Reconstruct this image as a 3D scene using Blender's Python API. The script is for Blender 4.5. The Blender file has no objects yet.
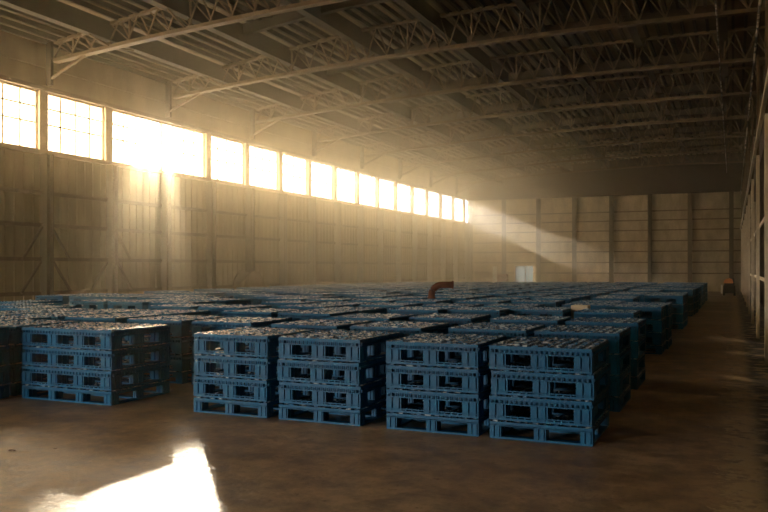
import bpy, math, random
from mathutils import Vector, Matrix
PI = math.pi
scn = bpy.context.scene
COL = scn.collection
rnd = random.Random(7)

# ------------------------------------------------------------------ materials
def mat(name):
    m = bpy.data.materials.new(name); m.use_nodes = True
    nt = m.node_tree; nt.nodes.clear()
    out = nt.nodes.new('ShaderNodeOutputMaterial')
    return m, nt, out

def N(nt, t, **kw):
    n = nt.nodes.new(t)
    for k, v in kw.items():
        if k in n.inputs: n.inputs[k].default_value = v
        else: setattr(n, k, v)
    return n

def noisy(name, c1, c2, scale=3.0, rough=0.6, rough2=None, bump=0.0, bscale=20.0, metallic=0.0, rand=0.0, stretch=(1, 1, 1), spec=0.5, detail=6.0, lo=0.35, hi=0.65):
    m, nt, out = mat(name)
    L = nt.links.new
    tc = N(nt, 'ShaderNodeTexCoord')
    mp = N(nt, 'ShaderNodeMapping'); mp.inputs['Scale'].default_value = stretch
    L(tc.outputs['Object'], mp.inputs['Vector'])
    vec = mp.outputs['Vector']
    if rand:
        oi = N(nt, 'ShaderNodeObjectInfo')
        ad = N(nt, 'ShaderNodeVectorMath', operation='ADD')
        sc = N(nt, 'ShaderNodeVectorMath', operation='SCALE'); sc.inputs['Scale'].default_value = 1.0
        L(oi.outputs['Location'], sc.inputs[0]); L(sc.outputs[0], ad.inputs[0]); L(vec, ad.inputs[1]); vec = ad.outputs[0]
    no = N(nt, 'ShaderNodeTexNoise', Scale=scale, Detail=detail, Roughness=0.6)
    L(vec, no.inputs['Vector'])
    rp = N(nt, 'ShaderNodeValToRGB')
    rp.color_ramp.elements[0].position = lo; rp.color_ramp.elements[1].position = hi
    rp.color_ramp.elements[0].color = (*c1, 1); rp.color_ramp.elements[1].color = (*c2, 1)
    L(no.outputs['Fac'], rp.inputs['Fac'])
    bs = N(nt, 'ShaderNodeBsdfPrincipled', Metallic=metallic, Roughness=rough)
    bs.inputs['Specular IOR Level'].default_value = spec
    L(rp.outputs['Color'], bs.inputs['Base Color'])
    if rough2 is not None:
        mr = N(nt, 'ShaderNodeMapRange'); mr.inputs['To Min'].default_value = rough; mr.inputs['To Max'].default_value = rough2
        mr.inputs['From Min'].default_value = 0.35; mr.inputs['From Max'].default_value = 0.65
        L(no.outputs['Fac'], mr.inputs['Value']); L(mr.outputs['Result'], bs.inputs['Roughness'])
    if bump:
        n2 = N(nt, 'ShaderNodeTexNoise', Scale=bscale, Detail=4.0)
        L(vec, n2.inputs['Vector'])
        bp = N(nt, 'ShaderNodeBump', Strength=bump, Distance=0.02)
        L(n2.outputs['Fac'], bp.inputs['Height']); L(bp.outputs['Normal'], bs.inputs['Normal'])
    L(bs.outputs['BSDF'], out.inputs['Surface'])
    return m

M = {}
M['blue'] = noisy('blue_plastic', (0.001, 0.10, 0.22), (0.002, 0.145, 0.30), scale=5, rough=0.38, rough2=0.55, spec=0.35, bump=0.25, bscale=40, rand=1)
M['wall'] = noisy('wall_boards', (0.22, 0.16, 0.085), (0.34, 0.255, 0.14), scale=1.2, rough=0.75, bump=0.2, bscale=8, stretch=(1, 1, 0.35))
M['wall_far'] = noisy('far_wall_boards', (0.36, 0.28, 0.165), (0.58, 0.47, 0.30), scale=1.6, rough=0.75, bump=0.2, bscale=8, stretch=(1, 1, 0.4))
M['timber'] = noisy('old_timber', (0.11, 0.07, 0.035), (0.20, 0.13, 0.07), scale=2.5, rough=0.8, stretch=(1, 1, 0.3))
M['column'] = noisy('column_paint', (0.075, 0.052, 0.028), (0.13, 0.095, 0.05), scale=2, rough=0.75, stretch=(1, 1, 0.3))
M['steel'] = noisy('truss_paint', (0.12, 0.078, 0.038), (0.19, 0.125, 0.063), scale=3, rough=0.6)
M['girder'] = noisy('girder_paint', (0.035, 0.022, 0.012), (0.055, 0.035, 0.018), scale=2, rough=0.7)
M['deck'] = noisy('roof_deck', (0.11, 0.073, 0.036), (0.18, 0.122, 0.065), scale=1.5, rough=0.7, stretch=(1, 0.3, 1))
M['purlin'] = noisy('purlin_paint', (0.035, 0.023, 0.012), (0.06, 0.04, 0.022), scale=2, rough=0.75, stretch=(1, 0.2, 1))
M['cream'] = noisy('cream_paint', (0.74, 0.62, 0.44), (0.88, 0.77, 0.58), scale=2.5, rough=0.55, stretch=(1, 1, 0.4), bump=0.2, bscale=10)
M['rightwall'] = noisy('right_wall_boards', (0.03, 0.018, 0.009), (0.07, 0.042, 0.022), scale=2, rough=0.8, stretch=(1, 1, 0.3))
M['frame'] = noisy('window_frame_paint', (0.55, 0.44, 0.30), (0.70, 0.58, 0.42), scale=4, rough=0.6)
M['muntin'] = noisy('muntin_paint', (0.40, 0.28, 0.14), (0.52, 0.38, 0.2), scale=4, rough=0.6)
M['rust'] = noisy('rusty_sheet', (0.12, 0.04, 0.018), (0.22, 0.08, 0.035), scale=6, rough=0.55, rough2=0.8)
M['cardboard'] = noisy('cream_cardboard', (0.72, 0.58, 0.38), (0.82, 0.70, 0.50), scale=4, rough=0.8)
M['redcrate'] = noisy('red_crate_paint', (0.20, 0.04, 0.03), (0.28, 0.07, 0.05), scale=4, rough=0.7)
M['black'] = noisy('black_rubber', (0.012, 0.011, 0.010), (0.03, 0.027, 0.022), scale=4, rough=0.6)
M['orange'] = noisy('orange_paint', (0.75, 0.22, 0.04), (0.85, 0.32, 0.08), scale=4, rough=0.4)
M['white'] = noisy('white_paint', (0.7, 0.68, 0.62), (0.8, 0.78, 0.72), scale=4, rough=0.5)
M['wood'] = noisy('drum_wood', (0.16, 0.10, 0.05), (0.26, 0.17, 0.09), scale=4, rough=0.8)
M['leaf'] = noisy('dry_leaf', (0.07, 0.03, 0.012), (0.14, 0.07, 0.03), scale=30, rough=0.8)
M['metal'] = noisy('bright_pipe', (0.05, 0.035, 0.02), (0.72, 0.62, 0.45), scale=1.2, lo=0.47, hi=0.53, rough=0.35, metallic=0.7)

M['bluetop'] = noisy('blue_plastic_worn_glints', (0.006, 0.12, 0.27), (0.55, 0.62, 0.64), scale=14, rough=0.22, rough2=0.4, bump=0.5, bscale=60, rand=1, lo=0.48, hi=0.58)  # pale speckles: dusty wear plus glints painted into the top colour

def glass_mat(name, transp, transl, tint):
    m, nt, out = mat(name); L = nt.links.new
    t = N(nt, 'ShaderNodeBsdfTransparent'); t.inputs['Color'].default_value = (transp * tint[0], transp * tint[1], transp * tint[2], 1)
    d = N(nt, 'ShaderNodeBsdfTranslucent'); d.inputs['Color'].default_value = (transl * tint[0], transl * tint[1], transl * tint[2], 1)
    a = N(nt, 'ShaderNodeAddShader'); L(t.outputs[0], a.inputs[0]); L(d.outputs[0], a.inputs[1])
    L(a.outputs[0], out.inputs['Surface'])
    return m
M['glass'] = glass_mat('clear_pane', 0.42, 0.40, (1, 0.98, 0.94))
M['frosted'] = glass_mat('dusty_milky_pane', 0.12, 0.62, (1, 0.92, 0.78))


M['doorpane'] = glass_mat('milky_door_pane', 0.09, 0.08, (0.9, 1.0, 0.95))

M['dusty'] = glass_mat('lightly_dusty_pane', 0.33, 0.4, (1, 0.93, 0.80))

def floor_mat():
    m, nt, out = mat('worn_concrete'); L = nt.links.new
    tc = N(nt, 'ShaderNodeTexCoord'); vec = tc.outputs['Object']
    n1 = N(nt, 'ShaderNodeTexNoise', Scale=0.45, Detail=8.0, Roughness=0.65); L(vec, n1.inputs['Vector'])
    n2 = N(nt, 'ShaderNodeTexNoise', Scale=3.2, Detail=8.0, Roughness=0.7); L(vec, n2.inputs['Vector'])
    n3 = N(nt, 'ShaderNodeTexNoise', Scale=14.0, Detail=5.0, Roughness=0.6); L(vec, n3.inputs['Vector'])
    r1 = N(nt, 'ShaderNodeValToRGB'); e = r1.color_ramp.elements
    e[0].position = 0.36; e[0].color = (0.32, 0.21, 0.115, 1); e[1].position = 0.66; e[1].color = (0.64, 0.47, 0.30, 1)
    L(n1.outputs['Fac'], r1.inputs['Fac'])
    r2 = N(nt, 'ShaderNodeValToRGB'); e = r2.color_ramp.elements
    e[0].position = 0.36; e[0].color = (0.38, 0.32, 0.26, 1); e[1].position = 0.60; e[1].color = (1.2, 1.2, 1.2, 1)
    L(n2.outputs['Fac'], r2.inputs['Fac'])
    mx = N(nt, 'ShaderNodeMix', data_type='RGBA', blend_type='MULTIPLY'); mx.inputs[0].default_value = 0.85
    L(r1.outputs['Color'], mx.inputs[6]); L(r2.outputs['Color'], mx.inputs[7])
    # dark small flecks
    r3 = N(nt, 'ShaderNodeValToRGB'); e = r3.color_ramp.elements
    e[0].position = 0.30; e[0].color = (0.35, 0.3, 0.25, 1); e[1].position = 0.40; e[1].color = (1, 1, 1, 1)
    L(n3.outputs['Fac'], r3.inputs['Fac'])
    mx2 = N(nt, 'ShaderNodeMix', data_type='RGBA', blend_type='MULTIPLY'); mx2.inputs[0].default_value = 0.6
    L(mx.outputs[2], mx2.inputs[6]); L(r3.outputs['Color'], mx2.inputs[7])
    # flaking paint and dirt next to the right wall
    sx = N(nt, 'ShaderNodeSeparateXYZ'); L(vec, sx.inputs[0])
    def band(x0, x1):
        a = N(nt, 'ShaderNodeMapRange', interpolation_type='SMOOTHSTEP'); a.inputs['From Min'].default_value = x0; a.inputs['From Max'].default_value = x1
        L(sx.outputs['X'], a.inputs['Value']); return a.outputs['Result']
    n4 = N(nt, 'ShaderNodeTexNoise', Scale=5.5, Detail=7.0, Roughness=0.75); L(vec, n4.inputs['Vector'])
    mul = N(nt, 'ShaderNodeMath', operation='ADD'); L(n4.outputs['Fac'], mul.inputs[0])
    b1 = band(-0.55, 0.15)
    m1 = N(nt, 'ShaderNodeMath', operation='MULTIPLY'); m1.inputs[1].default_value = 0.32; L(b1, m1.inputs[0]); L(m1.outputs[0], mul.inputs[1])
    st = N(nt, 'ShaderNodeMapRange'); st.inputs['From Min'].default_value = 0.74; st.inputs['From Max'].default_value = 0.80
    L(mul.outputs[0], st.inputs['Value'])
    fl = N(nt, 'ShaderNodeMix', data_type='RGBA'); L(st.outputs['Result'], fl.inputs[0]); L(mx2.outputs[2], fl.inputs[6]); fl.inputs[7].default_value = (0.62, 0.47, 0.26, 1)
    b2 = band(0.12, 0.35)
    n5 = N(nt, 'ShaderNodeTexNoise', Scale=3.0, Detail=5.0); L(vec, n5.inputs['Vector'])
    m2 = N(nt, 'ShaderNodeMath', operation='MULTIPLY'); L(b2, m2.inputs[0])
    s5 = N(nt, 'ShaderNodeMapRange'); s5.inputs['From Min'].default_value = 0.4; s5.inputs['From Max'].default_value = 0.5; L(n5.outputs['Fac'], s5.inputs['Value'])
    L(s5.outputs['Result'], m2.inputs[1])
    dk = N(nt, 'ShaderNodeMix', data_type='RGBA'); L(m2.outputs[0], dk.inputs[0]); L(fl.outputs[2], dk.inputs[6]); dk.inputs[7].default_value = (0.035, 0.025, 0.015, 1)
    bs = N(nt, 'ShaderNodeBsdfPrincipled')
    bs.inputs['Specular IOR Level'].default_value = 0.5
    mr = N(nt, 'ShaderNodeMapRange'); mr.inputs['From Min'].default_value = 0.35; mr.inputs['From Max'].default_value = 0.65
    mr.inputs['To Min'].default_value = 0.30; mr.inputs['To Max'].default_value = 0.55
    L(n2.outputs['Fac'], mr.inputs['Value']); L(mr.outputs['Result'], bs.inputs['Roughness'])
    L(dk.outputs[2], bs.inputs['Base Color'])
    bp = N(nt, 'ShaderNodeBump', Strength=0.45, Distance=0.03); L(n2.outputs['Fac'], bp.inputs['Height']); L(bp.outputs['Normal'], bs.inputs['Normal'])
    L(bs.outputs['BSDF'], out.inputs['Surface'])
    return m
M['floor'] = floor_mat()

# ------------------------------------------------------------------ mesh helpers
BOXF = [(0, 3, 2, 1), (4, 5, 6, 7), (0, 1, 5, 4), (1, 2, 6, 5), (2, 3, 7, 6), (3, 0, 4, 7)]
class MB:
    def __init__(s): s.v = []; s.f = []; s.smooth = []
    def box(s, x0, x1, y0, y1, z0, z1):
        b = len(s.v)
        s.v += [(x0, y0, z0), (x1, y0, z0), (x1, y1, z0), (x0, y1, z0), (x0, y0, z1), (x1, y0, z1), (x1, y1, z1), (x0, y1, z1)]
        s.f += [tuple(b + i for i in q) for q in BOXF]
        return s
    def cbox(s, c, sz):
        return s.box(c[0] - sz[0] / 2, c[0] + sz[0] / 2, c[1] - sz[1] / 2, c[1] + sz[1] / 2, c[2] - sz[2] / 2, c[2] + sz[2] / 2)
    def bar(s, p, q, w, t, up=(0, 0, 1)):
        p = Vector(p); q = Vector(q); d = (q - p).normalized(); u = Vector(up)
        if abs(d.dot(u)) > 0.98: u = Vector((0, 1, 0))
        a = d.cross(u).normalized() * (w / 2); c = a.cross(d).normalized() * (t / 2)
        b = len(s.v)
        for o in (p, q):
            for k in ((-1, -1), (1, -1), (1, 1), (-1, 1)): s.v.append(tuple(o + a * k[0] + c * k[1]))
        s.f += [(b, b + 1, b + 2, b + 3), (b + 7, b + 6, b + 5, b + 4)] + [(b + i, b + 4 + i, b + 4 + (i + 1) % 4, b + (i + 1) % 4) for i in range(4)]
        return s
    def tube(s, pts, r, n=10, cap=True):
        pts = [Vector(p) for p in pts]; rings = []
        for i, p in enumerate(pts):
            d = (pts[min(i + 1, len(pts) - 1)] - pts[max(i - 1, 0)]).normalized()
            u = Vector((0, 0, 1)) if abs(d.z) < 0.9 else Vector((0, 1, 0))
            a = d.cross(u).normalized(); c = a.cross(d)
            rr = r[i] if isinstance(r, (list, tuple)) else r
            b = len(s.v)
            for k in range(n):
                t = 2 * PI * k / n; s.v.append(tuple(p + (a * math.cos(t) + c * math.sin(t)) * rr))
            rings.append(b)
        for i in range(len(rings) - 1):
            for k in range(n):
                k2 = (k + 1) % n; s.f.append((rings[i] + k, rings[i] + k2, rings[i + 1] + k2, rings[i + 1] + k))
        if cap:
            s.f.append(tuple(rings[0] + k for k in range(n))[::-1]); s.f.append(tuple(rings[-1] + k for k in range(n)))
        return s
    def mesh(s, name, m):
        me = bpy.data.meshes.new(name); me.from_pydata(s.v, [], s.f); me.materials.append(m); me.update(); return me
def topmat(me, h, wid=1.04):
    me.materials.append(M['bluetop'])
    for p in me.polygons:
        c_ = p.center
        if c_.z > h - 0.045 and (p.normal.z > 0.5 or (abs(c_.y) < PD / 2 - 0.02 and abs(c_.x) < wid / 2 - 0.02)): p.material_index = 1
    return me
def link(name, me, parent=None, loc=(0, 0, 0)):
    o = bpy.data.objects.new(name, me); COL.objects.link(o); o.location = loc
    if parent: o.parent = parent
    return o
def build(mb, name, m, parent=None, loc=(0, 0, 0)): return link(name, mb.mesh(name, m), parent, loc)
def empty(name, loc=(0, 0, 0)):
    o = bpy.data.objects.new(name, None); COL.objects.link(o); o.location = loc; o.empty_display_size = 0.2; return o
def tag(o, label=None, cat=None, group=None, kind=None):
    if label: o['label'] = label
    if cat: o['category'] = cat
    if group: o['group'] = group
    if kind: o['kind'] = kind
    return o
ORD = ['first', 'second', 'third', 'fourth', 'fifth', 'sixth', 'seventh', 'eighth', 'ninth', 'tenth', 'eleventh', 'twelfth', 'thirteenth', 'fourteenth', 'fifteenth', 'sixteenth', 'seventeenth', 'eighteenth', 'nineteenth', 'twentieth']
TENS = {20: 'twenty', 30: 'thirty', 40: 'forty', 50: 'fifty'}
def ordn(i):   # 1-based
    if i <= 20: return ORD[i - 1]
    t = i // 10 * 10
    return TENS[t][:-1] + 'ieth' if i == t else TENS[t] + '-' + ORD[i - t - 1]

# ------------------------------------------------------------------ dimensions
XL, XR = -20.2, 1.25          # left wall face, right wall face
YB, YF = -12.0, 64.2          # back and far wall
SILL, HEAD = 5.49, 7.40       # left window band
BAY = 2.92; Y0 = 19.05        # column spacing
FBAY = 2.85
cols_y = [Y0 + BAY * k for k in range(-10, 16) if YB + 0.5 < Y0 + BAY * k < YF - 0.5]
def zc(x): return 8.3 + 0.75 * (1 - ((x + 3) / 16.6) ** 2)            # bottom chord
def zr(x): return zc(max(x, -20.2)) + 0.6 + 0.55 * min(1, (x + 20.2) / 9)   # underside of the roof

# ------------------------------------------------------------------ room shell
o = build(MB().box(XL - 0.6, XR + 0.6, YB, YF + 0.3, -0.2, 0), 'floor', M['floor']); tag(o, 'worn brown concrete floor of the hall with stains', 'floor', kind='structure')

# ceiling: boards following the roof curve
mb = MB(); xs = [XL - 0.3 + i * (XR - XL + 0.6) / 26 for i in range(27)]
b = len(mb.v)
for x in xs:
    z = zr(min(x, XR)) + 0.10
    mb.v += [(x, YB, z), (x, YF + 0.3, z), (x, YB, z + 0.2), (x, YF + 0.3, z + 0.2)]
for i in range(26):
    a = b + 4 * i; c = a + 4
    mb.f += [(a, a + 1, c + 1, c), (a + 2, c + 2, c + 3, a + 3), (a, c, c + 2, a + 2), (a + 1, a + 3, c + 3, c + 1)]
mb.f += [(b, b + 2, b + 3, b + 1), (b + 104, b + 105, b + 107, b + 106)]
o = build(mb, 'ceiling', M['deck']); tag(o, 'pale boarded roof deck above the trusses', 'ceiling', kind='structure')

# left wall: lower boarded part, header, with upright batten joints in the same mesh
mb = MB(); mb.box(XL - 0.25, XL, YB, YF + 0.3, 0, SILL)
mb.box(XL - 0.25, XL, YB, YF + 0.3, HEAD, zr(XL) + 0.3)
y = YB
while y < YF:
    mb.box(XL, XL + 0.03, y, y + 0.05, 0.2, SILL - 0.15); y += 0.365
mb.box(XL, XL + 0.05, YB, YF, HEAD + 0.75, HEAD + 0.85)
o = build(mb, 'wall_left', M['wall']); tag(o, 'boarded left wall below the strip of windows', 'wall', kind='structure')
o = build(MB().box(XL - 0.05, XL + 0.14, YB, YF, SILL - 0.12, SILL), 'trim_1', M['frame']); tag(o, 'pale sill running under the left windows', 'sill', kind='structure')
o = build(MB().box(XL - 0.05, XL + 0.12, YB, YF, HEAD, HEAD + 0.14), 'trim_2', M['steel']); tag(o, 'pale header running over the left windows', 'header', kind='structure')

# far wall
mb = MB(); mb.box(XL - 0.25, -16.30, YF, YF + 0.25, 0, 10.4); mb.box(-14.80, XR + 0.25, YF, YF + 0.25, 0, 10.4); mb.box(-16.30, -14.80, YF, YF + 0.25, 1.95, 10.4)
x = XL
while x < XR:
    mb.box(x, x + 0.03, YF - 0.02, YF, 3.85, 6.9); x += 0.475
x = XL
while x < XR:
    mb.box(x, x + 0.03, YF - 0.015, YF, 2.0 if -16.4 < x < -14.7 else 0.1, 3.8); x += 1.425
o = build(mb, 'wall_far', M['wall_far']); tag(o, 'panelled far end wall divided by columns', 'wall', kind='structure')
# back wall with a wide open hangar door behind the viewer
DX0, DX1, DZ = -17.5, -9.5, 3.6
mb = MB(); mb.box(XL - 0.25, DX0, YB - 0.25, YB, 0, 10.4); mb.box(DX1, XR + 0.25, YB - 0.25, YB, 0, 10.4); mb.box(DX0, DX1, YB - 0.25, YB, DZ, 10.4)
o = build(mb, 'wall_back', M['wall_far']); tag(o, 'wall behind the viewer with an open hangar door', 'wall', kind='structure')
# right wall
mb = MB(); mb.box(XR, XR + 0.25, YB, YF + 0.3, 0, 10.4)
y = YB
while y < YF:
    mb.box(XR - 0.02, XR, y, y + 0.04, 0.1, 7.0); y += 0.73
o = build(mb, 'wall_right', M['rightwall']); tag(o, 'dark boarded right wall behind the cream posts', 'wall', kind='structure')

# ------------------------------------------------------------------ windows on the left
edges = cols_y[:]
CLEAN0, CLEAN1 = 23.3, 25.6
nwin = 0
for i in range(len(edges) - 1):
    a, c = edges[i] + (0.03 if abs(edges[i] - 24.89) < 0.1 else 0.17), edges[i + 1] - (0.03 if abs(edges[i + 1] - 24.89) < 0.1 else 0.17)
    if c < -6: continue
    nwin += 1
    w = empty('window_%d' % nwin, (XL, (a + c) / 2, SILL)); 
    tag(w, 'tall multi-pane window in the left wall, %s in the row' % ordn(nwin), 'window', kind='structure')
    h = HEAD - SILL; hw = (c - a) / 2
    f = MB()
    f.box(-0.12, -0.04, -hw, hw, 0, 0.06); f.box(-0.12, -0.04, -hw, hw, h - 0.06, h); j0, j1 = (0.015 if abs(edges[i] - 24.89) < 0.1 else 0.06), (0.015 if abs(edges[i + 1] - 24.89) < 0.1 else 0.06)
    f.box(-0.12, -0.04, -hw, -hw + j0, 0, h); f.box(-0.12, -0.04, hw - j1, hw, 0, h)
    tag(build(f, 'window_frame', M['frame'], w), kind='structure')
    g = MB()
    for k in (1, 2, 3):
        yy = -hw + 2 * hw * k / 4; g.box(-0.10, -0.07, yy - 0.026, yy + 0.026, 0.06, h - 0.06)
    for fr in (0.46, 0.73): g.box(-0.10, -0.07, -hw + 0.06, hw - 0.06, h * fr - 0.024, h * fr + 0.024)
    tag(build(g, 'muntins', M['muntin'], w), kind='structure')
    # most panes are milky with dust, three clean panes let the sun straight in
    milky, clean = MB(), MB()
    for k in range(4):
        p0, p1 = -hw + 0.03 + (2 * hw - 0.06) * k / 4, -hw + 0.03 + (2 * hw - 0.06) * (k + 1) / 4
        cy_ = (a + c) / 2 + (p0 + p1) / 2
        if 35.5 < cy_ < 46.5:       # here only the top row of panes is clean
            milky.box(-0.088, -0.082, p0, p1, 0.03, h * 0.73); clean.box(-0.088, -0.082, p0, p1, h * 0.73, h - 0.03)
        else: (clean if CLEAN0 < cy_ < CLEAN1 else milky).box(-0.088, -0.082, p0, p1, 0.03, h - 0.03)
    if milky.v: tag(build(milky, 'window_glass', M['frosted'], w), kind='structure')
    if clean.v: tag(build(clean, 'clean_glass', M['glass'] if a < 30 else M['dusty'], w), kind='structure')
YW0 = edges[0]
# blank infill where the window strip stops behind the viewer
o = build(MB().box(XL - 0.25, XL, YB, -6.0, SILL, HEAD), 'trim_3', M['wall']); tag(o, 'boarded panel closing the window strip', 'panel', kind='structure')

def column(name, x0, x1, y0, y1, z1, m, label, cat, group, flange=None):
    t = empty(name, ((x0 + x1) / 2, (y0 + y1) / 2, 0)); tag(t, label, cat, group)
    hx, hy = (x1 - x0) / 2, (y1 - y0) / 2
    b = MB()
    if flange == 'x':     # I section, flanges parallel to the left wall
        b.box(-hx, -hx + 0.03, -hy, hy, 0.02, z1); b.box(hx - 0.03, hx, -hy, hy, 0.02, z1); b.box(-hx + 0.03, hx - 0.03, -0.02, 0.02, 0.02, z1)
    else:
        b.box(-hx, hx, -hy, -hy + 0.03, 0.02, z1); b.box(-hx, hx, hy - 0.03, hy, 0.02, z1); b.box(-0.02, 0.02, -hy + 0.03, hy - 0.03, 0.02, z1)
    build(b, 'shaft', m, t)
    build(MB().box(-hx - 0.05, hx + 0.05, -hy - 0.05, hy + 0.05, 0, 0.02), 'base_plate', m, t)
    return t
vis = 0
for yy in cols_y:
    if yy < -8: continue
    if yy > 15:
        vis += 1; lab = 'brown steel column on the left wall between windows, %s from the left of the photo' % ordn(vis)
    else: lab = 'brown steel column on the left wall, nearer than the first window seen'
    column('wall_column', XL + 0.03, XL + 0.33, yy - 0.14, yy + 0.14, SILL - 0.12, M['column'], lab, 'column', 'columns along the left wall')
    o = build(MB().box(XL - 0.13, XL + 0.0 if abs(yy - 24.89) < 0.1 else XL + 0.06, yy - (0.03 if abs(yy - 24.89) < 0.1 else 0.17), yy + (0.03 if abs(yy - 24.89) < 0.1 else 0.17), SILL, HEAD), 'window_pier', M['frame'])
    tag(o, ('pale pier standing on the sill between left windows, %s from the left of the photo' % ordn(vis)) if yy > 15 else 'pale pier on the sill between left windows, out of view', 'pier', 'piers between the left windows')
# girts on the left wall
for k, (z, nm) in enumerate(((0.94, 'lowest'), (2.02, 'second lowest'), (3.1, 'second highest'), (4.12, 'highest'))):
    o = build(MB().box(XL + 0.03, XL + 0.10, YB, YF, z - 0.05, z + 0.05).box(XL + 0.03, XL + 0.15, YB, YF, z + 0.05, z + 0.07), 'wall_girt', M['timber'])
    tag(o, 'long brown horizontal rail on the left wall, %s of four' % nm, 'rail', 'rails of the left wall')
# diagonal braces
bi = 0
for yy in cols_y:
    if yy < 14 or yy > 24: continue
    for (za, ya, zb, yb2) in ((2.02, 0.95, 3.05, 0.2), (0.98, 1.0, 1.95, 0.25)):
        for s in (-1, 1):
            bi += 1
            if s < 0 and zb > 3 and bi % 3 == 0: continue
            p = (XL + 0.19, yy + s * ya, za) if s < 0 else (XL + 0.19, yy + s * yb2, zb)
            q = (XL + 0.19, yy + s * yb2, zb) if s < 0 else (XL + 0.19, yy + s * ya, za)
            o = build(MB().bar(p, q, 0.07, 0.06, up=(1, 0, 0)), 'wall_brace', M['timber'])
            side = 'left' if s < 0 else 'right'
            n_ = ordn(max(1, round((yy - 16.13) / BAY) + 1))
            tag(o, '%s diagonal brace left-wall, %s side of the %s bay column' % ('upper' if zb > 3 else 'lower', side, n_), 'brace', 'diagonal braces on the left wall')

# ------------------------------------------------------------------ far wall members
fx = [-20.06 + FBAY * k for k in range(8)]
for k, x in enumerate(fx):
    column('end_wall_column', x - 0.15, x + 0.15, YF - 0.32, YF - 0.03, 7.35, M['column'], 'brown steel column on the far end wall, %s from the left' % ORD[k], 'column', 'columns on the far wall')
for k, z in enumerate((1.35, 2.18, 3.02, 3.82, 4.64, 5.40, 6.10)):
    rb_ = MB()
    if z < 1.9: rb_.box(XL, -16.33, YF - 0.09, YF - 0.021, z - 0.045, z + 0.045).box(-14.77, XR, YF - 0.09, YF - 0.021, z - 0.045, z + 0.045)
    else: rb_.box(XL, XR, YF - 0.09, YF - 0.021, z - 0.045, z + 0.045)
    o = build(rb_, 'end_wall_rail', M['timber'])
    tag(o, 'thin brown horizontal rail on the far wall, %s up from the floor' % ORD[k], 'rail', 'rails of the far wall')
o = build(MB().box(XL, XR, YF - 0.45, YF - 0.021, 7.36, 7.62), 'end_wall_beam', M['girder']); tag(o, 'deep brown beam across the top of the far wall', 'beam')
b = MB()
for i in range(20):
    xa, xb = XL + (XR - XL) * i / 20, XL + (XR - XL) * (i + 1) / 20
    b.box(xa, xb, YF - 0.05, YF - 0.021, 7.63, min(zr(xa), zr(xb)) + 0.04)
o = build(b, 'upper_shade_sheet', M['girder']); tag(o, 'added dark sheet for the shade above the beam of the far wall', 'panel')  # dark sheet added in place of the shade under the roof

# glazed door and narrow strip window on the far wall
d = empty('door_1', (-15.55, YF - 0.1, 0)); tag(d, 'pale glazed double door in the far wall', 'door', kind='structure')
build(MB().box(-0.78, -0.72, -0.05, 0.05, 0, 1.98).box(0.72, 0.78, -0.05, 0.05, 0, 1.98).box(-0.72, 0.72, -0.05, 0.05, 1.92, 1.98).box(0.08, 0.14, -0.05, 0.05, 0, 1.92), 'door_frame', M['frame'], d)
build(MB().box(-0.72, 0.08, -0.03, 0.03, 0.02, 1.92), 'door_leaf', M['doorpane'], d)
lf = build(MB().box(0.14, 0.72, -0.03, 0.03, 0.02, 1.92), 'door_leaf', M['doorpane'], d)
build(MB().box(0.36, 0.42, -0.04, -0.031, 0.02, 1.9), 'door_bar', M['steel'], lf)
o = build(MB().box(-17.98 - 0.2, -17.98 + 0.2, YF - 0.16, YF - 0.1, 0.05, 1.9), 'door_2', M['white']); tag(o, 'narrow pale door leaf left of the glazed door', 'door', kind='structure')

# ------------------------------------------------------------------ right wall posts
k = 0
yy = 4.5
while yy < YF - 1:
    k += 1
    t = empty('wall_post', (0.68, yy, 0)); tag(t, 'cream post with dark upper length on the right wall, %s from the viewer' % ordn(k), 'post', 'cream posts of the right wall')
    build(MB().box(-0.15, -0.075, -0.12, 0.12, 0, 4.55), 'lower_post', M['cream'], t)
    build(MB().box(-0.14, -0.08, -0.07, 0.07, 4.55, 7.05), 'upper_post', M['timber'], t)
    if yy + 2 * BAY < YF - 1:
        o = build(MB().box(0.80, 0.86, yy + BAY - 0.06, yy + BAY + 0.06, 0, 4.5), 'wall_stud', M['frame'] if k % 3 == 0 else M['steel'])
        tag(o, 'slim recessed stud on the right wall, behind cream post %s from the viewer' % ordn(k), 'stud', 'recessed studs of the right wall')
    yy += 2 * BAY
for z, nm in ((1.5, 'lowest'), (2.8, 'middle'), (4.6, 'highest')):
    o = build(MB().box(0.46 if z > 4 else 0.60, 0.527 if z > 4 else 0.66, YB, YF, z - 0.04, z + 0.04) if z > 4 else MB().box(0.606, 0.63, YB, YF, z - 0.04, z + 0.04), 'post_rail', M['cream'])
    tag(o, 'cream horizontal rail along the right wall, %s of three' % nm, 'rail', 'cream rails of the right wall')
o = build(MB().tube([(0.5, YB, 7.12), (0.5, YF, 7.12)], 0.025, 8), 'wall_pipe', M['metal']); tag(o, 'thin bright pipe along the top of the right wall', 'pipe')
o = build(MB().tube([(-0.42, YB, 8.78), (-0.42, YF, 8.78)], 0.02, 8), 'ceiling_pipe', M['metal']); tag(o, 'thin bright pipe hanging below the roof on the right', 'pipe')

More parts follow.
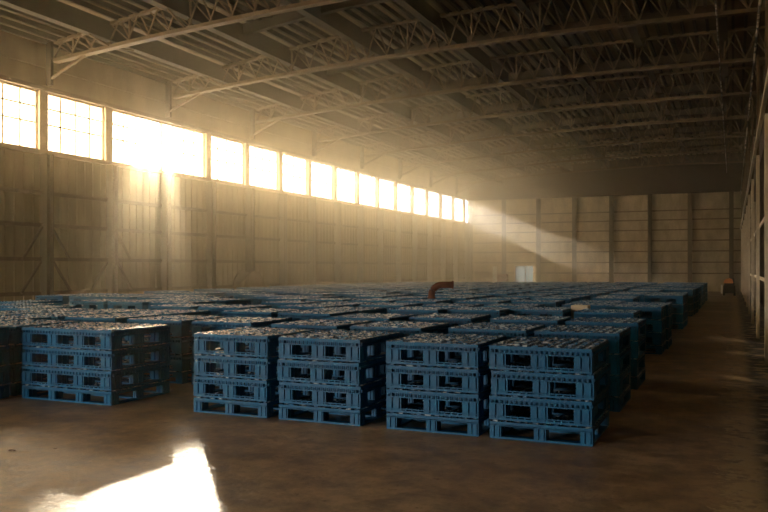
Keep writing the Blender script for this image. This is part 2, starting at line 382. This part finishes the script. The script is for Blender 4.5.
# ------------------------------------------------------------------ roof
gx = [-17.4 + FBAY * k for k in range(7)]
for k, x in enumerate(gx):
    zb = zc(x) + 0.16; zt = zr(x) - 0.005
    dpt = min(zt - zb, 0.62 if k < 4 else 0.3)
    g = MB().box(x - 0.03, x + 0.03, YB, YF, zt - dpt, zt).box(x - 0.13, x + 0.13, YB, YF, zt - dpt, zt - dpt + 0.03)
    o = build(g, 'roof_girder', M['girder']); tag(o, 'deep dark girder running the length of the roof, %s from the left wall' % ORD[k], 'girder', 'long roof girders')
pk = 0; x = XL + 0.25
while x < XR - 0.2:
    if min(abs(x - g) for g in gx) > 0.12:
        pk += 1
        o = build(MB().box(x - 0.045, x + 0.045, YB, YF, zr(x) - 0.05, zr(x) + 0.105), 'roof_purlin', M['purlin'])
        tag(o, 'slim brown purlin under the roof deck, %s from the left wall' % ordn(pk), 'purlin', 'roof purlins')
    x += FBAY / 7
truss_y = [Y0 + 2 * BAY * k for k in range(-1, 8)]
tnames = ordn
vt = 0
for ty in truss_y:
    if ty > YF - 0.6: continue
    t = empty('roof_truss', (-9.6, ty, 8.3)); ox, oz = -9.6, 8.3
    if ty < 15: lab = 'lattice roof truss nearest the viewer, above the frame'
    else:
        vt += 1; lab = 'pale lattice truss spanning the roof, %s from the viewer' % ordn(vt)
    tag(t, lab, 'truss', 'roof trusses')
    X0, X1 = XL + 0.55, XR - 0.1; n = 28
    P = [X0 + (X1 - X0) * i / n for i in range(n + 1)]
    top = lambda x: zr(x) - 0.06
    b = MB()
    for i in range(n):
        for s in (-0.10, 0.10):
            b.bar((P[i] - ox, s, zc(P[i]) - oz), (P[i + 1] - ox, s, zc(P[i + 1]) - oz), 0.035, 0.10)
        b.bar((P[i] - ox, 0, zc(P[i]) - 0.045 - oz), (P[i + 1] - ox, 0, zc(P[i + 1]) - 0.045 - oz), 0.24, 0.02)
    build(b, 'bottom_chord', M['steel'], t)
    b = MB()
    for i in range(n):
        b.bar((P[i] - ox, 0, top(P[i]) - oz), (P[i + 1] - ox, 0, top(P[i + 1]) - oz), 0.16, 0.09)
    build(b, 'top_chord', M['steel'], t)
    for i in range(n):
        a, c = P[i], P[i + 1]; mdl = (a + c) / 2
        build(MB().bar((a - ox, -0.07, zc(a) + 0.05 - oz), (mdl - ox, -0.05, top(mdl) - oz), 0.042, 0.042), 'web_brace', M['steel'], t)
        build(MB().bar((mdl - ox, 0.05, top(mdl) - oz), (c - ox, 0.07, zc(c) + 0.05 - oz), 0.042, 0.042), 'web_brace', M['steel'], t)
        build(MB().bar((a - ox, 0.0, top(a) - oz), (c - ox, 0.0, zc(c) + 0.05 - oz), 0.03, 0.03), 'web_rod', M['steel'], t)
        if i % 3 == 0:
            build(MB().bar((c - ox, 0, zc(c) + 0.05 - oz), (c - ox, 0, top(c) - oz), 0.06, 0.05), 'web_post', M['steel'], t)
    build(MB().bar((X0 - 0.25 - ox, 0, HEAD + 0.15 - oz), (X0 - 0.25 - ox, 0, zr(X0) - 0.02 - oz), 0.2, 0.12), 'end_post', M['girder'], t)
    build(MB().bar((X0 - 0.2 - ox, 0, HEAD + 0.35 - oz), (X0 + 1.2 - ox, 0, zc(X0 + 1.2) - 0.05 - oz), 0.07, 0.07), 'knee_brace', M['steel'], t)
    # lattice struts reaching to the girders on both sides
    for g in gx:
        for s in (-1, 1):
            build(MB().bar((g - ox, s * 0.12, zc(g) + 0.02 - oz), (g - ox + 0.05, s * 0.95, zr(g) - 0.64 - oz), 0.05, 0.05), 'sway_brace', M['steel'], t)
# plain cross beams midway between the trusses
for k in range(8):
    yy = Y0 + 2 * BAY * k - BAY
    if yy > YF - 1 : continue
    b = MB(); xs2 = [-14.6 + i * 1.2 for i in range(13)]
    for i in range(12):
        p, q = xs2[i], xs2[i + 1]
        b.bar((p, yy, zr(p) - 0.17), (q, yy, zr(q) - 0.17), 0.2, 0.34)
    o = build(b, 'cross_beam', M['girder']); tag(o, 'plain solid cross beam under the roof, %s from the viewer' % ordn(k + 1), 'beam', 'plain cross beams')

# ------------------------------------------------------------------ pallets
PD = 1.15
HB, HU = 0.19, 0.26
def centres(w, nx, pw):   # post centres across the front
    return [-w / 2 + pw / 2 + (w - pw) * i / nx for i in range(nx + 1)]
def deck_parts(w, d, z0, z1, low, seed):
    r = random.Random(seed); b = MB(); t = 0.026
    b.box(-w / 2, w / 2, -d / 2, d / 2, z1 - 0.05, z1 - 0.034)                                # deck plate
    b.box(-w / 2 + 0.02, w / 2 - 0.02, -d / 2 + 0.045, -d / 2 + 0.06, z0, z1 - 0.05); b.box(-w / 2 + 0.02, w / 2 - 0.02, d / 2 - 0.06, d / 2 - 0.045, z0, z1 - 0.05)
    b.box(-w / 2 + 0.045, -w / 2 + 0.06, -d / 2 + 0.02, d / 2 - 0.02, z0, z1 - 0.05); b.box(w / 2 - 0.06, w / 2 - 0.045, -d / 2 + 0.02, d / 2 - 0.02, z0, z1 - 0.05)
    for s in (-1, 1):                                                                          # ribbed edge
        b.box(-w / 2, w / 2, s * (d / 2 - 0.01) - 0.01, s * (d / 2 - 0.01) + 0.01, z0 - 0.006, z0 + 0.008)
        b.box(s * (w / 2 - 0.01) - 0.01, s * (w / 2 - 0.01) + 0.01, -d / 2, d / 2, z0 - 0.006, z0 + 0.008)
        n = int(w / 0.052)
        for i in range(n + 1):
            x = -w / 2 + 0.006 + (w - 0.012) * i / n; b.box(x - 0.006, x + 0.006, s * (d / 2 - 0.01) - 0.01, s * (d / 2 - 0.01) + 0.01, z0, z1 - 0.045)
        n = int(d / 0.052)
        for i in range(n + 1):
            y = -d / 2 + 0.006 + (d - 0.012) * i / n; b.box(s * (w / 2 - 0.01) - 0.01, s * (w / 2 - 0.01) + 0.01, y - 0.006, y + 0.006, z0, z1 - 0.045)
    nx, ny = int(w / 0.1), int(d / 0.09)                                                    # open lattice and raised cups on top
    for i in range(nx + 1):
        x = -w / 2 + 0.008 + (w - 0.016) * i / nx
        b.box(x - 0.007, x + 0.007, -d / 2, d / 2, z1 - 0.034, z1 - 0.012)
    for j in range(ny + 1):
        y = -d / 2 + 0.008 + (d - 0.016) * j / ny
        b.box(-w / 2, w / 2, y - 0.007, y + 0.007, z1 - 0.034, z1 - 0.014)
    for i in range(nx):
        for j in range(ny):
            if r.random() < 0.85:
                x = -w / 2 + w * (i + 0.5) / nx; y = -d / 2 + d * (j + 0.5) / ny
                hx, hy = r.uniform(0.012, 0.04), r.uniform(0.01, 0.03)
                if low: b.box(x - hx, x + hx, y - hy, y + hy, z1 - 0.034, z1 - r.uniform(0, 0.012))
                else:
                    zt = z1 - r.uniform(0, 0.012)
                    b.box(x - hx, x + hx, y - hy, y - hy + 0.01, z1 - 0.034, zt); b.box(x - hx, x + hx, y + hy - 0.01, y + hy, z1 - 0.034, zt)
                    b.box(x - hx, x - hx + 0.01, y - hy, y + hy, z1 - 0.034, zt); b.box(x + hx - 0.01, x + hx, y - hy, y + hy, z1 - 0.034, zt)
    return b
def post_part(b, cx, cy, pw, pd, z0, z1):
    b.box(cx - pw / 2 + 0.023, cx + pw / 2 - 0.023, cy - pd / 2 + 0.023, cy + pd / 2 - 0.023, z0, z1)
    for f0, f1 in ((0.0, 0.36), (0.46, 0.84), (0.93, 1.0)):
        for sgn in (-1, 1):
            yy = cy + sgn * (pd / 2 - 0.012); b.box(cx - pw / 2 + pw * f0, cx - pw / 2 + pw * f1, yy - 0.012, yy + 0.012, z0, z1)
            xx = cx + sgn * (pw / 2 - 0.012); b.box(xx - 0.012, xx + 0.012, cy - pd / 2 + max(pd * f0, 0.025), cy - pd / 2 + min(pd * f1, pd - 0.025), z0, z1)
    return b
def base_part(w, d, h, ribs):
    b = MB()
    for s in (-1, 1):
        b.box(-w / 2, w / 2, s * (d / 2 - 0.05) - 0.05, s * (d / 2 - 0.05) + 0.05, 0, h)
        b.box(s * (w / 2 - 0.05) - 0.05, s * (w / 2 - 0.05) + 0.05, -d / 2 + 0.1, d / 2 - 0.1, 0, h)
    b.box(-w / 2 + 0.1, w / 2 - 0.1, -0.05, 0.05, 0, h)
    if ribs:
        for s in (-1, 1):
            n = int(w / 0.07)
            for i in range(n + 1):
                x = -w / 2 + 0.006 + (w - 0.012) * i / n; yy = s * (d / 2 - 0.008)
                b.box(x - 0.008, x + 0.008, yy - 0.008, yy + 0.008, h, h + 0.018)
            b.box(-w / 2, w / 2, s * (d / 2 - 0.006) - 0.006, s * (d / 2 - 0.006) + 0.006, h + 0.012, h + 0.022)
    return b
def pallet_spec(w, nx, bottom):
    if bottom: return dict(h=HB, z0=HB - 0.035 - 0.02, pw=0.12, bh=0.02, ribs=False)
    return dict(h=HU, z0=HU - 0.05 - 0.045, pw=0.175, bh=0.022, ribs=True)
cache = {}
def pallet_meshes(w, nx, bottom, v):
    key = (w, nx, bottom, v)
    if key in cache: return cache[key]
    s = pallet_spec(w, nx, bottom)
    dk = topmat(deck_parts(w, PD, s['z0'], s['h'] - 0.004, False, v).mesh('deck', M['blue']), s['h'], w)
    ps = post_part(MB(), 0, 0, s['pw'], s['pw'] + 0.02, s['bh'], s['z0']).mesh('post', M['blue'])
    bs = base_part(w, PD, s['bh'], s['ribs']).mesh('base_frame', M['blue'])
    cache[key] = (dk, ps, bs, s); return cache[key]
def low_boxes(w, nx, bottom, v, whole=False):
    s = pallet_spec(w, nx, bottom)
    b = deck_parts(w, PD, s['z0'], s['h'] - 0.004, True, v)
    for x in centres(w, nx, s['pw']):
        for y in (-PD / 2 + s['pw'] / 2 + 0.01, 0, PD / 2 - s['pw'] / 2 - 0.01):
            b.box(x - s['pw'] / 2, x + s['pw'] / 2, y - s['pw'] / 2 - 0.01, y + s['pw'] / 2 + 0.01, s['bh'], s['z0'])
    o = base_part(w, PD, s['bh'], False); n = len(b.v); b.v += o.v; b.f += [tuple(i + n for i in f) for f in o.f]
    return b
lowmesh = {}
def low_mesh(w, nx, bottom, v):
    k = (w, nx, bottom, v)
    if k not in lowmesh: lowmesh[k] = topmat(low_boxes(*k).mesh('pallet', M['blue']), HB if bottom else HU, w)
    return lowmesh[k]
proto = {}
def full_pallet(w, nx, bottom, v):
    k = (w, nx, bottom, v)
    if k in proto:
        src = proto[k]; c = src.copy(); COL.objects.link(c)
        for ch in list(src.children):
            d = ch.copy(); COL.objects.link(d); d.parent = c
        return c
    dk, ps, bs, s = pallet_meshes(*k)
    t = empty('plastic_pallet'); link('top_deck', dk, t)
    for x in centres(w, nx, s['pw']):
        for y in (-PD / 2 + s['pw'] / 2 + 0.01, 0, PD / 2 - s['pw'] / 2 - 0.01):
            o_ = link('post', ps, t, (x, y, 0))
            if y == 0: o_.scale = (0.5, 1, 1)
    link('base_frame', bs, t); proto[k] = t
    return t

W = 1.04
columns = [  # (left x, list of front y)
    (-2.30, [8.0, 10.05, 12.0, 14.70, 17.1, 18.28, 24.3, 25.5, 26.7, 31.0, 32.2, 33.4, 36.6, 37.8, 40.4, 41.6, 44.6, 45.8]),
    (-3.46, [8.0, 10.05, 12.1, 15.2, 17.5, 18.9, 21.6, 22.8, 25.2, 26.6, 29.3, 30.6, 33.0, 34.5, 37.4, 38.6, 41.0, 43.2, 44.8, 46.2]),
    (-4.82, [8.0, 9.9, 12.1, 14.6, 16.4, 18.7, 20.9, 22.4, 24.9, 26.4, 28.5, 30.9, 32.4, 34.9, 36.6, 39.1, 40.8, 43.0, 45.3]),
    (-6.02, [8.0, 9.8, 11.6, 14.2, 15.9, 18.2, 20.1, 22.5, 24.0, 26.4, 28.8, 30.2, 32.6, 34.9, 36.3, 38.9, 41.3, 43.0, 45.6]),
    (-7.45, [9.85, 12.35, 13.55, 15.8, 17.9, 20.2, 21.6, 24.2, 26.0, 28.2, 30.5, 32.0, 34.6, 36.5, 39.0, 40.4, 42.9, 45.2]),
    (-8.66, [7.93, 9.85, 12.35, 14.5, 15.75, 17.9, 19.9, 22.3, 24.5, 25.9, 28.6, 30.7, 32.4, 35.0, 36.6, 39.2, 41.4, 43.4, 45.0]),
    (-10.0, [6.75, 8.0, 9.9, 11.25, 13.5, 15.9, 17.9, 20.3, 21.6, 24.3, 26.2, 28.4, 31.0, 32.6, 34.8, 37.2, 39.0, 41.4, 43.8, 45.4]),
    (-11.2, [8.6, 9.9, 11.1, 13.5, 17.9, 19.2, 21.9, 23.6, 26.0, 28.3, 30.0, 32.6, 35.2, 36.9, 39.4, 41.3, 43.6]),
    (-12.4, [9.7, 10.9, 14.8, 16.4, 19.2, 21.4, 23.9, 25.3, 28.0, 30.3, 32.7, 34.2, 36.8, 39.4, 41.2, 44.0]),
    (-13.6, [11.6, 14.8, 16.0, 17.3, 20.0, 22.5, 24.1, 26.8, 29.2, 31.0, 33.6, 36.0, 38.2, 40.6, 43.1]),
    (-14.8, [12.3, 14.8, 17.2, 18.4, 21.3, 23.8, 25.4, 28.2, 30.6, 32.3, 35.0, 37.6, 39.6, 42.4]),
    (-16.1, [13.6, 17.2, 18.4, 20.6, 23.0, 25.7, 27.3, 29.8, 32.4, 34.1, 36.9, 39.3, 42.0]),
    (-17.3, [17.2, 18.4, 20.9, 24.0, 26.3, 28.8, 31.2, 33.8, 36.4, 39.0, 41.5]),
    (-18.5, [17.2, 18.4, 21.8, 24.6, 27.4, 30.0, 32.8, 35.6, 38.4]),
]
stacks = []
for ci, (x, ys) in enumerate(columns):
    for ri, y in enumerate(ys):
        r2 = random.Random(ci * 100 + ri)
        far = y > 13
        jx = r2.uniform(-0.06, 0.06) if far else 0; jy = r2.uniform(-0.02, 0.02) if far else 0
        w, nx = W, 2; xx = x
        if ci == 0 and ri == 3: xx = -2.62
        if ci == 1 and ri == 3: xx, jx = -3.98, 0
        if ci == 2 and ri == 3: xx, jx = -5.06, 0
        if ci == 3 and ri == 3: xx, jx = -6.13, 0
        if ci == 5 and ri == 0: w, nx = 1.54, 3; xx = -8.78
        if ci == 6 and ri < 2: xx = -10.02
        if ci == 0 and far and ri != 3: jx = r2.uniform(-0.10, 0.0)
        stacks.append((ci, ri, xx + w / 2 + jx, y + PD / 2 + jy, w, nx))
SHOW = None
SHOW = set((15,16,17,18,19,20,21,22,23,24,25,26,27,28,29,30,31,35,36,37,38,39,40,41,42,43,44,45,46,47,48,49,50,51,53,54,55,56,57,58,59,61,62,63,65,67,68,69,70,71,78,79,83,87,91,95,99,103,107,111,115,119,123,127,131,135,139,143,147,151,159,163,167,171,175,179,183,187,191,195,199,203,207,211,215,219,223,227,235,239,243,247,251,255,259,263,267,271,275,279,283,287,291,295,299,303,304,305,306,307,311,315,319,323,327,331,335,339,343,347,351,355,359,363,367,371,375,380,381,382,383,387,391,395,399,403,407,411,415,419,423,427,431,435,439,443,447,451,462,463,467,471,475,479,483,487,491,495,499,503,507,511,515,519,523,527,531,535,539,543,547,551,555,559,563,567,571,575,579,583,587,591,595,599,603,607,611,615,619,623,627,631,635,639,643,647,651,655,659,663,667,671,675,679,683,687,691,695,699,703,707,711,715,719,723,727,731,735,739,743,747,751,755,759,763,767,771,775,779,783,787,791,795,799,803,807,811,815,819,823,827,831,834,835,839,843,847,851,855,859,863,867,871,875,878,879,883,887,891,895,899,903,907,911))   # the pallets that show in the view, besides the nearest stacks
LAY = ['bottom', 'third from top', 'second from top', 'top']
def pallet_label(ci, ri, l):
    lay = {3: 'topmost pallet', 2: 'second pallet down', 1: 'third pallet down', 0: 'bottom pallet'}[l]
    if (ci, ri) == (5, 0): return 'wide blue pallet with three openings, %s of the nearest left stack' % lay
    row = 'nearest stack' if ri == 0 else '%s stack back' % ordn(ri + 1)
    return 'blue plastic %s of %s, %s column from right aisle' % (lay, row, ORD[ci])
NEAR = {(0, 0), (1, 0), (2, 0), (3, 0), (5, 0), (6, 0), (6, 1), (0, 1), (0, 2)}
rest = MB()
pal_id = {}
for si, (ci, ri, cx, cy, w, nx) in enumerate(stacks):
    z = 0.0
    for l in range(4):
        bottom = l == 0; h = HB if bottom else HU
        v = (ci * 7 + ri * 3 + l) % 4
        rr = random.Random(si * 10 + l)
        dx, dy = (rr.uniform(-0.012, 0.012), rr.uniform(-0.012, 0.012)) if l else (0, 0)
        near = (ci, ri) in NEAR
        if SHOW is not None and not near and (si * 4 + l) not in SHOW:
            b = low_boxes(w, nx, bottom, v) if (w, nx, bottom, v) not in pal_id else pal_id[(w, nx, bottom, v)]
            pal_id[(w, nx, bottom, v)] = b
            n = len(rest.v); rest.v += [(p[0] + cx + dx, p[1] + cy + dy, p[2] + z) for p in b.v]; rest.f += [tuple(i + n for i in f) for f in b.f]
        else:
            if near: o = full_pallet(w, nx, bottom, v)
            else: o = link('plastic_pallet', low_mesh(w, nx, bottom, v))
            o.location = (cx + dx, cy + dy, z)
            for k_ in list(o.keys()): del o[k_]
            tag(o, pallet_label(ci, ri, l), 'pallet', 'blue plastic pallets stacked in rows')
            o['sid'] = si * 4 + l
        z += h
for o in list(bpy.data.objects):
    if 'sid' in o and SHOW is not None: del o['sid']
if rest.v:
    o = build(rest, 'plastic_pallets', M['blue']); tag(o, 'remaining blue plastic pallets hidden in and behind the rows of stacks', 'pallet', 'blue plastic pallets stacked in rows', 'stuff')
TOP = HB + 3 * HU

# ------------------------------------------------------------------ loose things
# cream cardboard box behind a stack near the aisle
t = empty('cardboard_box', (-2.76, 16.05, 0)); tag(t, 'cream cardboard box standing behind a blue stack near the aisle', 'box')
build(MB().box(-0.16, 0.16, -0.17, 0.17, 0, 1.0), 'box_body', M['cardboard'], t)
build(MB().box(-0.16, 0.16, -0.172, 0.172, 1.0, 1.012), 'top_flap', M['cardboard'], t)
# rusty bent duct lying on the stacks
t = empty('duct_elbow', (0, 0, 0))
b = MB(); b2 = MB()
R = 0.27; pts = []
for i in range(15):
    a = PI - (PI / 2) * i / 14; pts.append((R + R * math.cos(a), 0, 0.08 + R * math.sin(a)))
pts = [(0, 0, 0.0)] + pts + [(R + 0.26, 0, 0.08 + R)]
b.tube(pts, 0.085, 14)
build(b, 'duct_body', M['rust'], t)
build(MB().tube([(R + 0.25, 0, 0.08 + R), (R + 0.29, 0, 0.08 + R)], 0.10, 16), 'flange', M['rust'], t)
build(MB().tube([(0, 0, 0.0), (0, 0, 0.03)], 0.105, 16), 'flange', M['rust'], t)
tag(t, 'rusty brown bent duct elbow lying on top of the middle stacks', 'duct')
DUCT = t
# red crate at the foot of the far wall
t = empty('red_crate', (-17.1, YF - 0.9, 0)); tag(t, 'dull red crate in front of the far wall column', 'crate')
b = MB()
for z in (0.02, 0.34, 0.66, 0.98): b.box(-0.38, 0.38, -0.3, -0.27, z, z + 0.24).box(-0.38, 0.38, 0.27, 0.3, z, z + 0.24).box(-0.38, -0.35, -0.27, 0.27, z, z + 0.24).box(0.35, 0.38, -0.27, 0.27, z, z + 0.24)
build(b, 'side_slats', M['redcrate'], t)
b = MB()
for sx in (-0.34, 0.34):
    for sy in (-0.26, 0.26): b.cbox((sx, sy, 0.62), (0.05, 0.05, 1.22))
build(b, 'corner_posts', M['redcrate'], t)
build(MB().box(-0.35, 0.35, -0.27, 0.27, 1.22, 1.25), 'lid', M['redcrate'], t)
# cable drum against the left wall
t = empty('cable_drum', (XL + 1.0, 29.4, 0)); tag(t, 'round wooden cable drum standing on edge by the left wall', 'drum')
for s in (-0.28, 0.28):
    build(MB().tube([(s - 0.03, 0, 0.82), (s + 0.03, 0, 0.82)], 0.82, 32), 'flange', M['wood'], t)
build(MB().tube([(-0.25, 0, 0.82), (0.25, 0, 0.82)], 0.4, 24), 'core', M['wood'], t)
# small lift machine at the far end of the aisle
t = empty('floor_machine', (-0.25, 55.5, 0)); tag(t, 'small dark floor machine with orange hood parked at far end of aisle', 'machine')
build(MB().box(-0.32, 0.38, -0.5, 0.5, 0.15, 0.62).box(-0.26, 0.34, -0.2, 0.45, 0.62, 0.8), 'body', M['black'], t)
hd = MB(); pr = [(-0.30, 0.78), (-0.27, 0.95), (-0.14, 1.06), (0.05, 1.10), (0.20, 1.03), (0.26, 0.88), (0.26, 0.78)]
n = len(pr)
for yq in (-0.3, 0.3): hd.v += [(a, yq, z) for a, z in pr]
hd.f += [tuple(range(n)), tuple(range(2 * n - 1, n - 1, -1))] + [(i, (i + 1) % n + 0, (i + 1) % n + n, i + n) for i in range(n)]
build(hd, 'hood', M['orange'], t)
build(MB().box(-0.46, -0.36, -0.35, 0.2, 0.12, 0.68), 'side_panel', M['white'], t)
for sx in (-0.28, 0.34):
    for sy in (-0.36, 0.36):
        build(MB().tube([(sx - 0.06, sy, 0.17), (sx + 0.06, sy, 0.17)], 0.17, 18), 'wheel', M['black'], t)
build(MB().tube([(0.3, 0.2, 0.75), (0.3, 0.45, 1.05), (0.05, 0.48, 1.12), (-0.1, 0.45, 1.05)], 0.02, 8), 'handle', M['black'], t)
# dry leaves
def leaf(px, y, sc, rz, label):
    b = MB(); pts = [(-1, 0), (-.6, .3), (-.1, .42), (.2, .25), (.5, .3), (1, 0), (.6, -.25), (.2, -.3), (-.2, -.42), (-.7, -.25)]
    b.v.append((0, 0, 0.35 * sc))
    for i, (a, c) in enumerate(pts): b.v.append((a * sc, c * sc, (0.02 + (0.25 if i % 2 else 0.05)) * sc))
    for i in range(10): b.f.append((0, 1 + i, 1 + (i + 1) % 10))
    b.v += [(v[0], v[1], v[2] - 0.05 * sc) for v in b.v]
    b.f += [tuple(i + 11 for i in f[::-1]) for f in b.f]
    for i in range(10): b.f.append((1 + i, 12 + i, 12 + (i + 1) % 10, 1 + (i + 1) % 10))
    o = build(b, 'dry_leaf', M['leaf'], None, (px, y, 0.0)); o.rotation_euler.z = rz; tag(o, label, 'leaf', 'dry leaves on the floor')

# ------------------------------------------------------------------ haze
HAZE, HAZE2 = 0.030, 0.024
m, nt, out = mat('dust_haze')
vs = N(nt, 'ShaderNodeVolumeScatter', Anisotropy=0.78); vs.inputs['Color'].default_value = (1.0, 0.88, 0.64, 1)
L = nt.links.new
tc = N(nt, 'ShaderNodeTexCoord'); sx = N(nt, 'ShaderNodeSeparateXYZ'); L(tc.outputs['Object'], sx.inputs[0])
def ramp(sock, f0, f1, t0, t1):
    r = N(nt, 'ShaderNodeMapRange', interpolation_type='SMOOTHSTEP')
    r.inputs['From Min'].default_value = f0; r.inputs['From Max'].default_value = f1; r.inputs['To Min'].default_value = t0; r.inputs['To Max'].default_value = t1
    L(sock, r.inputs['Value']); return r.outputs['Result']
mu = N(nt, 'ShaderNodeMath', operation='MULTIPLY'); L(ramp(sx.outputs['Y'], 12, 30, 0.09, 1.0), mu.inputs[0]); L(ramp(sx.outputs['X'], -18, -4, 1.0, 0.10), mu.inputs[1])
mv = N(nt, 'ShaderNodeMath', operation='MULTIPLY'); L(mu.outputs[0], mv.inputs[0]); mv.inputs[1].default_value = HAZE
L(mv.outputs[0], vs.inputs['Density'])
v2 = N(nt, 'ShaderNodeVolumeScatter', Anisotropy=0.45); v2.inputs['Color'].default_value = (1.0, 0.86, 0.60, 1)
mw = N(nt, 'ShaderNodeMath', operation='MULTIPLY'); L(mu.outputs[0], mw.inputs[0]); mw.inputs[1].default_value = HAZE2
L(mw.outputs[0], v2.inputs['Density'])
ad = N(nt, 'ShaderNodeAddShader'); L(vs.outputs[0], ad.inputs[0]); L(v2.outputs[0], ad.inputs[1])
L(ad.outputs[0], out.inputs['Volume'])
HZ = m
hb = MB(); hx = [XL - 0.13] + [XL + (XR - XL) * i / 16 for i in range(17)] + [XR + 0.1]
for x in hx:
    z = zr(min(max(x, XL), XR)) + 0.2
    hb.v += [(x, YB - 0.1, -0.1), (x, YF + 0.1, -0.1), (x, YF + 0.1, z), (x, YB - 0.1, z)]
for i in range(len(hx) - 1):
    for k in range(4): hb.f.append((4 * i + k, 4 * i + (k + 1) % 4, 4 * i + 4 + (k + 1) % 4, 4 * i + 4 + k))
hb.f.append((3, 2, 1, 0)); q = 4 * (len(hx) - 1); hb.f.append((q, q + 1, q + 2, q + 3))
o = build(hb, 'dust_haze', m); tag(o, 'dusty golden haze filling the hall', 'haze', kind='stuff')

# ------------------------------------------------------------------ camera
F, CX, CY = 800.0, 384.0, 256.0
VX, HY, H = 733.0, 268.0, 1.75
th = math.atan((VX - CX) / F)
cam = bpy.data.cameras.new('camera'); co = bpy.data.objects.new('camera', cam); COL.objects.link(co)
cam.sensor_width = 36; cam.lens = F / 768 * 36; cam.shift_y = (HY - CY) / 768.0
co.location = (0, 0, H); co.rotation_euler = (PI / 2, 0, th); cam.clip_end = 500
scn.camera = co
def ground(px, py, z=0):
    Z = F * (H - z) / (py - HY); xc = (px - CX) / F * Z
    return xc * math.cos(th) - Z * math.sin(th), xc * math.sin(th) + Z * math.cos(th)
p = ground(12, 451); leaf(p[0], p[1], 0.045, 0.3, 'curled dry leaf on the floor, nearest the left edge')
p = ground(55, 449); leaf(p[0], p[1], 0.022, 1.2, 'tiny dry leaf on the floor right of the bigger curled one')
p = ground(431.5, 298.5, TOP); DUCT.location = (p[0], p[1], TOP)
DUCT.rotation_euler.z = th

# ------------------------------------------------------------------ light
az = th + math.atan((CX - 160) / F); el = math.atan((HY - 85) / F * math.cos(math.atan((CX - 160) / F)))
sd = Vector((-math.sin(az) * math.cos(el), math.cos(az) * math.cos(el), math.sin(el)))
sl = bpy.data.lights.new('sun', 'SUN'); sl.energy = 36; sl.angle = math.radians(1.2); sl.color = (1.0, 0.84, 0.62)
so = bpy.data.objects.new('sun', sl); COL.objects.link(so); so.rotation_euler = (-sd).to_track_quat('-Z', 'Y').to_euler(); so.location = (-60, 70, 30)
w = bpy.data.worlds.new('sky'); scn.world = w; w.use_nodes = True
bg = w.node_tree.nodes['Background']; bg.inputs['Color'].default_value = (1.0, 0.96, 0.90, 1); bg.inputs['Strength'].default_value = 13
wt = w.node_tree; tcw = N(wt, 'ShaderNodeTexCoord'); sw = N(wt, 'ShaderNodeSeparateXYZ'); wt.links.new(tcw.outputs['Generated'], sw.inputs[0])
rw = N(wt, 'ShaderNodeValToRGB'); e = rw.color_ramp.elements
e[0].position = 0.49; e[0].color = (0.13, 0.10, 0.07, 1); e[1].position = 0.51; e[1].color = (1.0, 0.97, 0.92, 1)     # dark ground outside, bright overcast sky
aw = N(wt, 'ShaderNodeMapRange'); aw.inputs['From Min'].default_value = -1; wt.links.new(sw.outputs['Z'], aw.inputs['Value']); wt.links.new(aw.outputs['Result'], rw.inputs['Fac'])
wt.links.new(rw.outputs['Color'], bg.inputs['Color'])
def portal(loc, rot, sx, sy):
    l = bpy.data.lights.new('daylight_portal', 'AREA'); l.shape = 'RECTANGLE'; l.size = sx; l.size_y = sy; l.cycles.is_portal = True
    o = bpy.data.objects.new('daylight_portal', l); COL.objects.link(o); o.location = loc; o.rotation_euler = rot
portal((XL - 0.22, (YF - 6) / 2, (SILL + HEAD) / 2), (0, -PI / 2, 0), HEAD - SILL, YF + 6)
portal(((DX0 + DX1) / 2, YB - 0.3, DZ / 2), (PI / 2, 0, 0), DX1 - DX0, DZ)

# ------------------------------------------------------------------ render settings
c = scn.cycles
c.volume_step_rate = 5.0; c.volume_max_steps = 64
c.use_denoising = True
try: c.denoiser = 'OPENIMAGEDENOISE'
except Exception: pass
c.max_bounces = 10; c.diffuse_bounces = 5; c.glossy_bounces = 3; c.transparent_max_bounces = 12; c.volume_bounces = 2
c.sample_clamp_indirect = 6.0; c.caustics_reflective = False; c.caustics_refractive = False
scn.view_settings.view_transform = 'Standard'; scn.view_settings.look = 'None'; scn.view_settings.gamma = 1.0; scn.view_settings.use_curve_mapping = False
scn.view_settings.exposure = 0.8
